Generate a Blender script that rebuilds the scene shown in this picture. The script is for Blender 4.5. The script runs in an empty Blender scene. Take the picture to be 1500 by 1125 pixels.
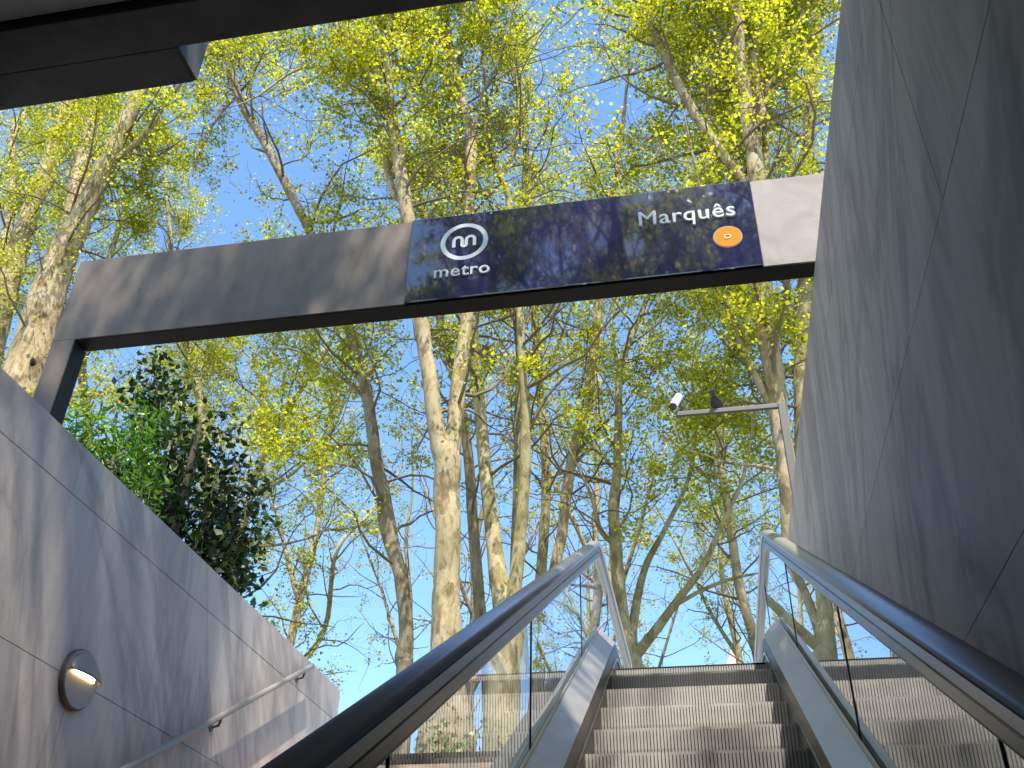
import bpy, bmesh, math, random
import numpy as np
from mathutils import Vector, Matrix
random.seed(7); rng = np.random.default_rng(7)
SC = bpy.context.scene
COL = SC.collection
GZ = 2.28                      # the plaza lies 2.28 m above the lens; plaza = z 0

# ------------------------------------------------------------------ camera
FPX, YAW, PIT, ROL = 1439.98, math.radians(11.2905), math.radians(34.5562), math.radians(1.3049)
_f = np.array([-math.sin(YAW)*math.cos(PIT), math.cos(YAW)*math.cos(PIT), math.sin(PIT)])
_r = np.array([math.cos(YAW), math.sin(YAW), 0.0]); _u = np.cross(_r, _f)
_r, _u = _r*math.cos(ROL)+_u*math.sin(ROL), -_r*math.sin(ROL)+_u*math.cos(ROL)
CAM = np.array([0, 0, -GZ])
cd = bpy.data.cameras.new('camera'); cam = bpy.data.objects.new('camera', cd); COL.objects.link(cam)
cd.sensor_fit = 'HORIZONTAL'; cd.sensor_width = 36.0; cd.lens = 36.0*FPX/1500.0
cd.clip_start = 0.05; cd.clip_end = 3000
m3 = Matrix(((_r[0], _u[0], -_f[0]), (_r[1], _u[1], -_f[1]), (_r[2], _u[2], -_f[2])))
cam.matrix_world = Matrix.Translation(Vector(CAM)) @ m3.to_4x4()
SC.camera = cam

# ------------------------------------------------------------------ sky, sun, exposure
SUN = Vector((0.20, -0.50, 1.0)).normalized()
world = bpy.data.worlds.new('World'); SC.world = world; world.use_nodes = True
nt = world.node_tree; bg = nt.nodes['Background']
sky = nt.nodes.new('ShaderNodeTexSky'); sky.sky_type = 'NISHITA'; sky.sun_disc = False
sky.sun_elevation = math.asin(SUN.z); sky.sun_rotation = math.atan2(SUN.x, SUN.y)
sky.altitude = 100; sky.air_density = 1.15; sky.dust_density = 0.7; sky.ozone_density = 4.0
hs = nt.nodes.new('ShaderNodeHueSaturation'); hs.inputs['Saturation'].default_value = 1.10; hs.inputs['Hue'].default_value = 0.497
nt.links.new(sky.outputs[0], hs.inputs['Color']); nt.links.new(hs.outputs[0], bg.inputs[0]); bg.inputs[1].default_value = 0.15
sd = bpy.data.lights.new('sun', 'SUN'); sd.energy = 4.2; sd.angle = math.radians(0.5); sd.color = (1.0, 0.92, 0.79)
sun = bpy.data.objects.new('sun', sd); COL.objects.link(sun)
sun.rotation_euler = (-SUN).to_track_quat('-Z', 'Y').to_euler(); sun.location = (10, -12, 30)
SC.view_settings.view_transform = 'Standard'; SC.view_settings.look = 'None'
SC.view_settings.gamma = 1.0; SC.view_settings.use_curve_mapping = False
SC.view_settings.exposure = 1.30

# ------------------------------------------------------------------ helpers
def ray(x, y): return _f*FPX + _r*(x-750.0) + _u*(562.5-y)
def at_y(x, y, Y):
    d = ray(x, y); return CAM + d*(Y/d[1])
def at_x(x, y, X):
    d = ray(x, y); return CAM + d*(X/d[0])
def depth(p): return float((np.asarray(p)-CAM) @ _f)
def pix(p):
    q = np.asarray(p)-CAM; z = q @ _f
    return 750+FPX*(q @ _r)/z, 562.5-FPX*(q @ _u)/z, z

def mesh_obj(name, verts, faces, mat, parent=None, smooth=False):
    me = bpy.data.meshes.new(name)
    me.from_pydata([tuple(map(float, v)) for v in verts], [], [tuple(map(int, f)) for f in faces])
    if smooth: me.polygons.foreach_set('use_smooth', [True]*len(me.polygons))
    me.update()
    return link(name, me, mat, parent)
def link(name, me, mat, parent=None):
    if mat is not None and not me.materials: me.materials.append(mat)
    o = bpy.data.objects.new(name, me); COL.objects.link(o)
    if parent is not None: o.parent = parent
    return o
def fast_mesh(name, V, Q):
    """V (n,3), Q (m,k) faces of equal size"""
    me = bpy.data.meshes.new(name); V = np.asarray(V, np.float32); Q = np.asarray(Q, np.int32)
    m, k = Q.shape
    me.vertices.add(len(V)); me.vertices.foreach_set('co', V.ravel())
    me.loops.add(m*k); me.loops.foreach_set('vertex_index', Q.ravel())
    me.polygons.add(m)
    me.polygons.foreach_set('loop_start', np.arange(0, m*k, k, dtype=np.int32))
    me.update(calc_edges=True); me.validate()
    return me
def tag(o, label=None, cat=None, group=None, kind=None):
    if label: o['label'] = label
    if cat: o['category'] = cat
    if group: o['group'] = group
    if kind: o['kind'] = kind
    return o
def thing(name, loc, label, cat, group=None):
    o = bpy.data.objects.new(name, None); COL.objects.link(o); o.location = tuple(loc)
    o.empty_display_size = 0.2
    tag(o, label, cat, group); return o
class MB:
    """collects shapes into one mesh, in world coordinates, stored relative to an origin"""
    def __init__(s, org=(0, 0, 0)): s.v = []; s.f = []; s.o = np.array(org, float)
    def add(s, V, F):
        b = len(s.v); s.v += [np.asarray(v, float)-s.o for v in V]; s.f += [[i+b for i in f] for f in F]
    def box(s, x0, x1, y0, y1, z0, z1):
        V = [(x, y, z) for x in (x0, x1) for y in (y0, y1) for z in (z0, z1)]
        s.add(V, [(0, 1, 3, 2), (4, 6, 7, 5), (0, 4, 5, 1), (2, 3, 7, 6), (0, 2, 6, 4), (1, 5, 7, 3)])
    def prism_x(s, prof, x0, x1):
        """prof: list of (y,z), closed, extruded along x"""
        n = len(prof); V = [(x0, y, z) for y, z in prof]+[(x1, y, z) for y, z in prof]
        F = [(i, (i+1) % n, n+(i+1) % n, n+i) for i in range(n)]
        F += [list(range(n))[::-1], list(range(n, 2*n))]
        s.add(V, F)
    def sweep_yz(s, path, sect, close=True):
        """sect: list of (x, h); path: list of (y,z) ; h measured along path normal"""
        P = np.array(path, float); T = np.gradient(P, axis=0); T /= np.linalg.norm(T, axis=1)[:, None]
        N = np.stack([-T[:, 1], T[:, 0]], 1); k = len(sect); V = []; F = []
        for p, n_ in zip(P, N):
            for x, h in sect: V.append((x, p[0]+n_[0]*h, p[1]+n_[1]*h))
        for i in range(len(P)-1):
            for j in range(k):
                F.append((i*k+j, i*k+(j+1) % k, (i+1)*k+(j+1) % k, (i+1)*k+j))
        F.append(list(range(k))); F.append(list(range((len(P)-1)*k, len(P)*k))[::-1])
        s.add(V, F)
    def tube(s, pts, rad, n=10, cap=True):
        V, F = tube_geo(np.array(pts, float), np.broadcast_to(np.array(rad, float), (len(pts),)), n)
        F = [list(q) for q in F]
        if cap: F.append(list(range(n))[::-1]); F.append(list(range(len(V)-n, len(V))))
        s.add(V, F)
    def lathe(s, c, axis, prof, n=32):
        """prof list of (dist along axis, radius)"""
        a = np.array(axis, float); a /= np.linalg.norm(a)
        t = np.array([0, 0, 1.0]) if abs(a[2]) < .9 else np.array([1.0, 0, 0])
        e1 = np.cross(a, t); e1 /= np.linalg.norm(e1); e2 = np.cross(a, e1); V = []; F = []
        for d, r in prof:
            for k in range(n):
                w = 2*math.pi*k/n; V.append(np.array(c)+a*d+(e1*math.cos(w)+e2*math.sin(w))*r)
        for i in range(len(prof)-1):
            for k in range(n): F.append((i*n+k, i*n+(k+1) % n, (i+1)*n+(k+1) % n, (i+1)*n+k))
        F.append(list(range(n))[::-1]); F.append(list(range((len(prof)-1)*n, len(prof)*n)))
        s.add(V, F)
    def build(s, name, mat, parent=None, smooth=False, bevel=0.0):
        o = mesh_obj(name, s.v, s.f, mat, parent, smooth)
        bm = bmesh.new(); bm.from_mesh(o.data); bmesh.ops.recalc_face_normals(bm, faces=bm.faces)
        if bevel:
            es = [e for e in bm.edges if len(e.link_faces) == 2 and e.calc_face_angle(0) > .6]
            bmesh.ops.bevel(bm, geom=es, offset=bevel, segments=2, affect='EDGES', profile=.6, clamp_overlap=True)
        bm.to_mesh(o.data); bm.free(); return o
def tube_geo(P, R, n):
    m = len(P); T = np.gradient(P, axis=0) if m > 2 else np.repeat((P[1:]-P[:1]), m, 0)
    T = T/np.maximum(np.linalg.norm(T, axis=1), 1e-9)[:, None]
    ref = np.array([0.0, 1, 0]) if abs(T[0, 1]) < .8 else np.array([1.0, 0, 0])
    A = np.cross(T, ref); A /= np.maximum(np.linalg.norm(A, axis=1), 1e-9)[:, None]; B = np.cross(T, A)
    w = np.arange(n)*2*math.pi/n
    V = P[:, None, :]+R[:, None, None]*(np.cos(w)[None, :, None]*A[:, None, :]+np.sin(w)[None, :, None]*B[:, None, :])
    i = np.arange(m-1)[:, None]*n; j = np.arange(n)[None, :]; j2 = (j+1) % n
    Q = np.stack([i+j, i+j2, i+n+j2, i+n+j], -1).reshape(-1, 4)
    return V.reshape(-1, 3), Q

# ------------------------------------------------------------------ materials
def mat(name, col=(.5, .5, .5), rough=.6, metal=0.0, spec=.5):
    m = bpy.data.materials.new(name); m.use_nodes = True; b = m.node_tree.nodes['Principled BSDF']
    b.inputs['Base Color'].default_value = (*col, 1); b.inputs['Roughness'].default_value = rough
    b.inputs['Metallic'].default_value = metal; b.inputs['Specular IOR Level'].default_value = spec
    return m
def N(m, t): return m.node_tree.nodes.new(t)
def L(m, a, b): m.node_tree.links.new(a, b)
def ramp(m, fac, stops):
    r = N(m, 'ShaderNodeValToRGB'); L(m, fac, r.inputs[0]); e = r.color_ramp.elements
    e[0].position, e[0].color = stops[0][0], (*stops[0][1], 1); e[1].position, e[1].color = stops[-1][0], (*stops[-1][1], 1)
    for p, c in stops[1:-1]:
        k = e.new(p); k.color = (*c, 1)
    return r.outputs[0]
def coords(m, rot=(0, 0, 0), scale=(1, 1, 1), which='Object'):
    t = N(m, 'ShaderNodeTexCoord'); g = N(m, 'ShaderNodeMapping'); L(m, t.outputs[which], g.inputs[0])
    g.inputs['Rotation'].default_value = rot; g.inputs['Scale'].default_value = scale; return g.outputs[0]
def noise(m, vec, scale, detail=5, rough=.6, dist=0.0):
    n = N(m, 'ShaderNodeTexNoise'); n.inputs['Scale'].default_value = scale; n.inputs['Detail'].default_value = detail
    n.inputs['Roughness'].default_value = rough; n.inputs['Distortion'].default_value = dist
    if vec is not None: L(m, vec, n.inputs['Vector'])
    return n.outputs[0]
def mixc(m, fac, a, b, mode='MIX'):
    x = N(m, 'ShaderNodeMix'); x.data_type = 'RGBA'; x.blend_type = mode
    for s, v in ((x.inputs[0], fac), (x.inputs[6], a), (x.inputs[7], b)):
        if isinstance(v, (int, float)): s.default_value = v
        elif isinstance(v, tuple): s.default_value = (*v, 1)
        else: L(m, v, s)
    return x.outputs[2]
def bump(m, h, strength=.3, dist=.01):
    b = N(m, 'ShaderNodeBump'); b.inputs['Strength'].default_value = strength; b.inputs['Distance'].default_value = dist
    L(m, h, b.inputs['Height']); L(m, b.outputs[0], m.node_tree.nodes['Principled BSDF'].inputs['Normal'])
def P(m): return m.node_tree.nodes['Principled BSDF']

def marble(name, base, dark, warm, rot, soft=1.0):
    m = mat(name, base, .5, 0, .3)
    def turned(sc_):
        q = coords(m, rot, tuple(1/k for k in sc_)); q.node.vector_type = 'TEXTURE'; return q   # turn first, then stretch
    v = turned((1, 3.4, .30)); v2 = turned((1, 13, .5)); v3 = turned((1, 1.1, .35))
    a = noise(m, v, 1.0, 6, .6, .5); b = noise(m, v2, 1.0, 4, .6, .2); c = noise(m, v3, .8, 4, .6, 1.2)
    col = ramp(m, a, [(.30, dark), (.46, base), (.56, base), (.72, warm)])
    fine = ramp(m, b, [(.3, (.88, .88, .89)), (.55, (1, 1, 1)), (.75, (1.04, 1.02, 1.0))])
    col = mixc(m, .75*soft, col, fine, 'MULTIPLY')
    vein = ramp(m, c, [(.44, (1, 1, 1)), (.485, (.66, .66, .68)), (.50, (.58, .58, .60)), (.515, (.72, .72, .72)), (.56, (1, 1, 1))])
    col = mixc(m, .8*soft, col, vein, 'MULTIPLY')
    oi = N(m, 'ShaderNodeObjectInfo')
    pv = ramp(m, oi.outputs['Random'], [(0, (.90, .90, .92)), (1, (1.06, 1.04, 1.0))])
    col = mixc(m, 1.0, col, pv, 'MULTIPLY')
    dr = noise(m, coords(m, (0, 0, 0), (1, 11, .22)), 1.3, 6, .7, .25); dm = noise(m, coords(m), .9, 3, .6)
    drip = ramp(m, mixc(m, .45, dr, dm), [(.36, (.70, .69, .66)), (.45, (.93, .92, .91)), (.52, (1, 1, 1)), (.64, (1.10, 1.09, 1.07))])
    col = mixc(m, .85*soft, col, drip, 'MULTIPLY')
    sp = noise(m, coords(m), 60, 3, .7)
    col = mixc(m, .35, col, ramp(m, sp, [(.3, (.8, .8, .8)), (.7, (1.1, 1.1, 1.1))]), 'MULTIPLY')
    L(m, col, P(m).inputs['Base Color'])
    L(m, ramp(m, a, [(.3, (.62,)*3), (.7, (.5,)*3)]), P(m).inputs['Roughness'])
    bump(m, sp, .06, .004); return m
M = {}; LT, RT = 29, 29
M['marble_left'] = marble('marble_left', (.52, .455, .405), (.42, .375, .345), (.58, .50, .435), (math.radians(LT), 0, 0), .8)
M['marble_right'] = marble('marble_right', (.51, .405, .325), (.38, .30, .235), (.60, .485, .395), (math.radians(RT), 0, 0), .85)
M['joint'] = mat('joint', (.03, .028, .026), .9)
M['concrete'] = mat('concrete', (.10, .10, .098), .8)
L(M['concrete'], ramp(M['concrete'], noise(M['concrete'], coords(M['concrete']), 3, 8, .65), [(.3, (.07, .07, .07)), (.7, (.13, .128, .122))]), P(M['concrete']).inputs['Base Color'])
M['plaster'] = mat('plaster', (.55, .54, .52), .85)
L(M['plaster'], ramp(M['plaster'], noise(M['plaster'], coords(M['plaster']), 1.2, 6, .6), [(.3, (.46, .45, .43)), (.7, (.60, .59, .57))]), P(M['plaster']).inputs['Base Color'])
M['black_steel'] = mat('black_steel', (.006, .006, .006), .6, 0, .25)
m = M['portal_steel'] = mat('portal_steel', (.40, .38, .37), .5, 0.0, .35)
_n = noise(m, coords(m, scale=(6, 1, 2.0)), 1.0, 6, .65, .6); _n2 = noise(m, coords(m, scale=(120, 1, 4)), 1.0, 3, .5)
L(m, ramp(m, _n, [(.25, (.125, .098, .08)), (.5, (.165, .132, .107)), (.75, (.205, .166, .136))]), P(m).inputs['Base Color'])
L(m, ramp(m, mixc(m, .4, _n, _n2), [(.3, (.42,)*3), (.7, (.58,)*3)]), P(m).inputs['Roughness'])
m = M['sunlit_steel'] = mat('sunlit_steel', (.80, .77, .76), .8, 0.0, .12)  # casing steel again, paler: the sun on this end is put into its colour
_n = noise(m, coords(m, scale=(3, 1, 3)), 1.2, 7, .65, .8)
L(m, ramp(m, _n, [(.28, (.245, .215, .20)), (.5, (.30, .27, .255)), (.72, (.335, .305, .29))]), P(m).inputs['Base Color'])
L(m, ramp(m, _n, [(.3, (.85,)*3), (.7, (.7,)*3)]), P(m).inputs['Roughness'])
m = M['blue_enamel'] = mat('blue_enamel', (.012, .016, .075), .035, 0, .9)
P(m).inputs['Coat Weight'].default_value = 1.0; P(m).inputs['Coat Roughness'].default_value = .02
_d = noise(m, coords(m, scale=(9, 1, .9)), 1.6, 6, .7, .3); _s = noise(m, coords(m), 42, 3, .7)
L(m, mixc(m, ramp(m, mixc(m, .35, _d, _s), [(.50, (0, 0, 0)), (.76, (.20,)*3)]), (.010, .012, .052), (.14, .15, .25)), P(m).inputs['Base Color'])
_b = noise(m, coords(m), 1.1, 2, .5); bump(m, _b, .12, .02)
M['white_paint'] = mat('white_paint', (.50, .54, .54), .75, 0, .15)
M['orange'] = mat('orange', (.60, .20, .018), .8, 0, .1)
M['orange_rim'] = mat('orange_rim', (.16, .035, .02), .4)
M['steel'] = mat('steel', (.62, .62, .62), .26, 1.0)
L(M['steel'], ramp(M['steel'], noise(M['steel'], coords(M['steel'], scale=(40, 2, 40)), 1, 4, .6), [(.3, (.18,)*3), (.7, (.36,)*3)]), P(M['steel']).inputs['Roughness'])
m = M['deck_steel'] = mat('deck_steel', (.66, .68, .70), .3, .8)
L(m, ramp(m, noise(m, coords(m, scale=(14, .35, 14)), 1, 3, .5), [(.3, (.36,)*3), (.7, (.46,)*3)]), P(m).inputs['Roughness'])
L(m, ramp(m, noise(m, coords(m, scale=(3, .6, 3)), 1, 4, .6), [(.3, (.56, .53, .49)), (.7, (.66, .63, .59))]), P(m).inputs['Base Color'])
M['rubber'] = mat('rubber', (.50, .49, .485), .34, .75, .8)
M['guide'] = mat('guide', (.33, .31, .30), .33, .85)
M['skirt'] = mat('skirt', (.05, .042, .036), .38, .3)
m = M['step_metal'] = mat('step_metal', (.40, .36, .32), .45, .05)
_n = noise(m, coords(m, scale=(7, 3, 3)), 1, 6, .7)
L(m, ramp(m, _n, [(.3, (.37, .355, .335)), (.55, (.50, .485, .465)), (.75, (.57, .557, .54))]), P(m).inputs['Base Color'])
M['step_dark'] = mat('step_dark', (.20, .185, .17), .6)
# balustrade glass: thin pane, clear with a real mirror-like film of reflection
m = M['glass'] = bpy.data.materials.new('glass'); m.use_nodes = True; m.node_tree.nodes.remove(P(m))
tr = N(m, 'ShaderNodeBsdfTransparent'); tr.inputs[0].default_value = (.93, .97, .96, 1)
gl = N(m, 'ShaderNodeBsdfGlossy'); gl.inputs['Roughness'].default_value = 0.0; gl.inputs['Color'].default_value = (.95, .97, 1, 1)
lw = N(m, 'ShaderNodeLayerWeight'); lw.inputs[0].default_value = .5
def math_node(m, op, a, b):
    q = N(m, 'ShaderNodeMath'); q.operation = op
    for s_, v in ((q.inputs[0], a), (q.inputs[1], b)):
        if isinstance(v, (int, float)): s_.default_value = v
        else: L(m, v, s_)
    return q.outputs[0]
_F = math_node(m, 'ADD', math_node(m, 'MULTIPLY', math_node(m, 'POWER', lw.outputs['Facing'], 5.0), .957), .043)
_R = math_node(m, 'DIVIDE', math_node(m, 'MULTIPLY', _F, 2.0), math_node(m, 'ADD', _F, 1.0))   # both faces of the pane
mx = N(m, 'ShaderNodeMixShader'); _R = math_node(m, 'MINIMUM', math_node(m, 'MULTIPLY', _R, 1.12), .9); L(m, _R, mx.inputs[0]); L(m, tr.outputs[0], mx.inputs[1]); L(m, gl.outputs[0], mx.inputs[2])
L(m, mx.outputs[0], m.node_tree.nodes['Material Output'].inputs[0])
M['glass_edge'] = mat('glass_edge', (.06, .12, .11), .2)
M['lamp_metal'] = mat('lamp_metal', (.24, .215, .185), .42, .25)
M['lamp_rim'] = mat('lamp_rim', (.10, .09, .08), .5)
m = M['lamp_glow'] = mat('lamp_glow', (.9, .85, .7), .5)
P(m).inputs['Emission Color'].default_value = (1.0, .80, .45, 1); P(m).inputs['Emission Strength'].default_value = 9.0
M['rail_paint'] = mat('rail_paint', (.25, .235, .22), .45, .2)
M['camera_white'] = mat('camera_white', (.62, .60, .60), .4)
M['camera_black'] = mat('camera_black', (.015, .015, .018), .15)
M['pole_grey'] = mat('pole_grey', (.085, .08, .078), .5, .1)
M['pigeon'] = mat('pigeon', (.022, .021, .024), .7)
M['pigeon_wing'] = mat('pigeon_wing', (.035, .034, .038), .7)
M['pigeon_red'] = mat('pigeon_red', (.30, .08, .07), .6)
M['church_stone'] = mat('church_stone', (.34, .30, .28), .9, 0, .1)
M['church_roof'] = mat('church_roof', (.42, .31, .28), .9, 0, .1)
m = M['paving'] = mat('paving', (.30, .29, .27), .8)
L(m, ramp(m, noise(m, coords(m), 1.5, 8, .7), [(.3, (.22, .21, .20)), (.7, (.36, .35, .33))]), P(m).inputs['Base Color'])
m = M['soil'] = mat('soil', (.06, .075, .03), .95)
L(m, ramp(m, noise(m, coords(m), .35, 8, .7), [(.35, (.05, .075, .02)), (.5, (.10, .085, .055)), (.65, (.16, .14, .10))]), P(m).inputs['Base Color'])

def bark(name, cols, sc=1.0):
    m = mat(name, cols[1], .85, 0, .2)
    v = coords(m, scale=(1, 1, .42)); a = noise(m, v, 3.2*sc, 5, .62, 1.0); b = noise(m, v, 11*sc, 4, .65, .6)
    dn = N(m, 'ShaderNodeTexNoise'); dn.inputs['Scale'].default_value = 5*sc; L(m, v, dn.inputs['Vector'])
    wv = N(m, 'ShaderNodeMix'); wv.data_type = 'RGBA'; wv.blend_type = 'ADD'; wv.inputs[0].default_value = .22
    L(m, v, wv.inputs[6]); L(m, dn.outputs['Color'], wv.inputs[7])
    vo = N(m, 'ShaderNodeTexVoronoi'); vo.inputs['Scale'].default_value = 6.5*sc; L(m, wv.outputs[2], vo.inputs['Vector'])
    sepc = N(m, 'ShaderNodeSeparateColor'); L(m, vo.outputs['Color'], sepc.inputs[0])
    pl = ramp(m, sepc.outputs[0], [(0, (.36,)*3), (1, (.62,)*3)])
    k = mixc(m, .45, mixc(m, .38, a, b), pl)
    c = ramp(m, k, [(.36, cols[0]), (.43, cols[1]), (.485, cols[2]), (.53, cols[3]), (.62, cols[4])])
    f = noise(m, coords(m, scale=(1, 1, .3)), 45*sc, 4, .7)
    c = mixc(m, .55, c, ramp(m, f, [(.3, (.62, .60, .56)), (.6, (1, 1, 1))]), 'MULTIPLY')
    big = noise(m, coords(m), .5, 3, .5)
    c = mixc(m, ramp(m, big, [(.45, (0, 0, 0)), (.65, (.55,)*3)]), c, (.15, .135, .05))
    L(m, c, P(m).inputs['Base Color']); bump(m, mixc(m, .5, k, f), .7, .03); return m
M['bark_pale'] = bark('bark_pale', [(.085, .058, .028), (.21, .15, .078), (.39, .30, .17), (.50, .41, .265), (.29, .225, .09)])
M['bark_brown'] = bark('bark_brown', [(.06, .048, .034), (.14, .108, .070), (.23, .18, .118), (.33, .275, .19), (.18, .15, .07)])
M['bark_olive'] = bark('bark_olive', [(.09, .070, .034), (.21, .17, .075), (.33, .28, .13), (.43, .37, .22), (.25, .215, .07)])
M['twig'] = mat('twig', (.15, .12, .075), .85, 0, .2)
M['hole'] = mat('hole', (.010, .008, .006), 1.0)
M['cut_wood'] = mat('cut_wood', (.34, .20, .13), .8)

def leaf_mat(name, stops, trans, gloss=.35, tfac=.42):
    m = mat(name, stops[0][1], gloss, 0, .35)
    g = N(m, 'ShaderNodeNewGeometry')
    big = noise(m, coords(m), .55, 2, .5)
    k = mixc(m, .45, g.outputs['Random Per Island'], big)
    c = ramp(m, k, stops); L(m, c, P(m).inputs['Base Color'])
    t = N(m, 'ShaderNodeBsdfTranslucent'); L(m, mixc(m, 1.0, c, trans, 'MULTIPLY'), t.inputs[0])
    x = N(m, 'ShaderNodeMixShader'); x.inputs[0].default_value = tfac
    L(m, P(m).outputs[0], x.inputs[1]); L(m, t.outputs[0], x.inputs[2])
    L(m, x.outputs[0], m.node_tree.nodes['Material Output'].inputs[0]); return m
M['leaf_spring'] = leaf_mat('leaf_spring', [(.22, (.17, .21, .014)), (.42, (.29, .34, .018)), (.60, (.41, .445, .026)), (.80, (.52, .51, .05))], (1.35, 1.25, .6), .35, .62)
M['leaf_far'] = leaf_mat('leaf_far', [(.22, (.16, .20, .03)), (.45, (.26, .30, .045)), (.62, (.36, .38, .06)), (.80, (.46, .45, .10))], (1.35, 1.25, .7), .35, .62)
M['leaf_glossy'] = leaf_mat('leaf_glossy', [(.2, (.006, .018, .007)), (.5, (.014, .040, .010)), (.70, (.035, .085, .010)), (.85, (.14, .17, .03))], (1.2, 1.4, .5), .42, .18)
M['leaf_feather'] = leaf_mat('leaf_feather', [(.2, (.02, .07, .008)), (.5, (.06, .17, .012)), (.8, (.20, .32, .02))], (1.1, 1.3, .5), .35, .35)

# ================================================================== SETTING
# every height below is given above the lens ("up") and moved by -GZ
def U(z): return z-GZ
XL, XR = -3.65, .95                     # faces of the two marble walls
E_Y, E_Z, SL = 5.17, 1.415, .55    # one step nosing; slope of the flight
def nose(Y): return E_Z+(Y-E_Y)*SL      # height of the nosing line

g = MB()
g.box(-400, XL-.40, -400, 8.9, -.5, 0); g.box(XR+.45, 400, -400, 10.6, -.5, 0)
g.box(-400, -.86, 8.9, 10.6, -.5, 0); g.box(-400, 400, 10.6, 900, -.5, 0)
g.box(.80, XR+.45, 8.95, 10.6, -.5, 0)
g.box(XL-.40, XR+.45, -400, -9.0, -.5, 0)
tag(g.build('plaza_ground', M['paving']), kind='structure')
s = MB(); s.box(-400, -.9, 13, 900, -.1, .03); s.box(-.9, 400, 13.0, 900, -.1, .03)
tag(s.build('park_ground', M['soil']), kind='structure')
p = MB(); p.box(XL, XR, -9, 9.5, U(-3.2), U(-3.0)); p.box(XL, XR, -9.0, -8.8, U(-3.0), U(4.2))
tag(p.build('concourse_floor', M['plaster']), kind='structure')
st = MB(); k = 0
z = 2.28; y = 8.9
prof = [(y+.4, U(2.279)), (y, U(2.279))]
while z > -2.9:
    prof.append((y, U(z-.17))); y -= .295; z -= .17; prof.append((y, U(z)))
prof.append((y, U(-3.0))); prof.append((9.3, U(-3.0)))
st.prism_x(prof, XL+.002, -.92)
tag(st.build('stair_flight', M['marble_right']), kind='structure')

# ------------------------------------------------------------------ marble walls built of slabs
def slab_wall(name, face, side, y0, y1, ztop, zbot, rows, material, label):
    """rows: list of (z_low, z_high, [joint ys]); side +1 = slabs look towards +x"""
    t = thing(name, (face, (y0+y1)/2, 0), label, 'wall'); o = np.array(t.location)
    c = MB(o); a, b = (face-side*.40, face-side*.022)
    c.box(min(a, b), max(a, b), y0+.01, y1-.012, U(zbot), U(ztop)-.006); c.build('wall_core', M['joint'], t)
    gap = .002
    for zl, zh, js in rows:
        ys = [y0]+list(js)+[y1]
        for ya, yb in zip(ys[:-1], ys[1:]):
            pr = random.uniform(-.0012, .0012)
            s_ = MB(o); xa, xb = face-side*.022, face+side*pr
            s_.box(min(xa, xb), max(xa, xb), ya+gap, yb-gap, U(zl)+gap, U(zh)-(gap if zh < ztop else 0))
            s_.build('marble_slab', material, t, bevel=.0016)
    # coping on the top and the slab closing the end
    s_ = MB(o); s_.box(min(face-side*.40, face-side*.0225), max(face-side*.40, face-side*.0225), y0, y1-.025, U(ztop)-.0055, U(ztop)-.001)
    s_.build('coping_slab', material, t)
    s_ = MB(o); s_.box(min(face-side*.40, face-side*.0225), max(face-side*.40, face-side*.0225), y1-.0115, y1+.003, U(zbot), U(ztop)-.007)
    s_.build('end_slab', material, t); return t
lw_top = at_x(499, 1012, XL)
slab_wall('marble_wall', XL, 1, -9.0, float(lw_top[1]), 3.11, -3.0,
          [(2.79, 3.11, [-4.2, 1.2]), (1.815, 2.79, [-4.2, 1.2, 6.93]), (.84, 1.815, [-2.0, 2.2, 5.205, 8.36]), (-.14, .84, [-4, 0, 4]), (-3.0, -.14, [-3, 2, 6])],
          M['marble_left'], 'streaked blue grey marble parapet wall carrying the round lamp and the stair handrail')
slab_wall('marble_wall', XR, -1, -9.0, 8.9, 4.2, -3.0,
          [(3.736, 4.2, [-3.0]), (2.426, 3.736, [-1.9, 2.60]), (1.28, 2.426, [.3, 7.1]), (.14, 1.28, [-1.9, 2.6]), (-3.0, .14, [-3, 4])],
          M['marble_right'], 'tall shaded grey marble wall to the right of the escalator, portal beam ending on it')

# ------------------------------------------------------------------ dark roof over the hall behind
roof = thing('hall_roof', (-1, -3, U(4.2)), 'dark roof slab with a stepped edge box overhead at the top left', 'roof'); o = np.array(roof.location)
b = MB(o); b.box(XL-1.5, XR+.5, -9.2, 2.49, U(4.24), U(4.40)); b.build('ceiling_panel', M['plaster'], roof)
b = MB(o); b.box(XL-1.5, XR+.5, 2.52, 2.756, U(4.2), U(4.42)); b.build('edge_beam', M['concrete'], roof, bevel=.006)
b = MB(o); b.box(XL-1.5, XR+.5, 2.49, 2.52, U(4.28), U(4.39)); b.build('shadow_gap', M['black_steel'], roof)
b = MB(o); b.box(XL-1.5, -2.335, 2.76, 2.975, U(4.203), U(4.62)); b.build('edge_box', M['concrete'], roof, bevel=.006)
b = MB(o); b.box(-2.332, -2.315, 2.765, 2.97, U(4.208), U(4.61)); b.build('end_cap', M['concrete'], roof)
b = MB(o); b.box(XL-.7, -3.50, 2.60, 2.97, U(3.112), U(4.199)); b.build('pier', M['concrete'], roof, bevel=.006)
b = MB(o); b.box(XL-.7, XL-.02, -9.0, 2.59, U(3.112), U(4.235)); b.build('side_wall', M['concrete'], roof)

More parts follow.
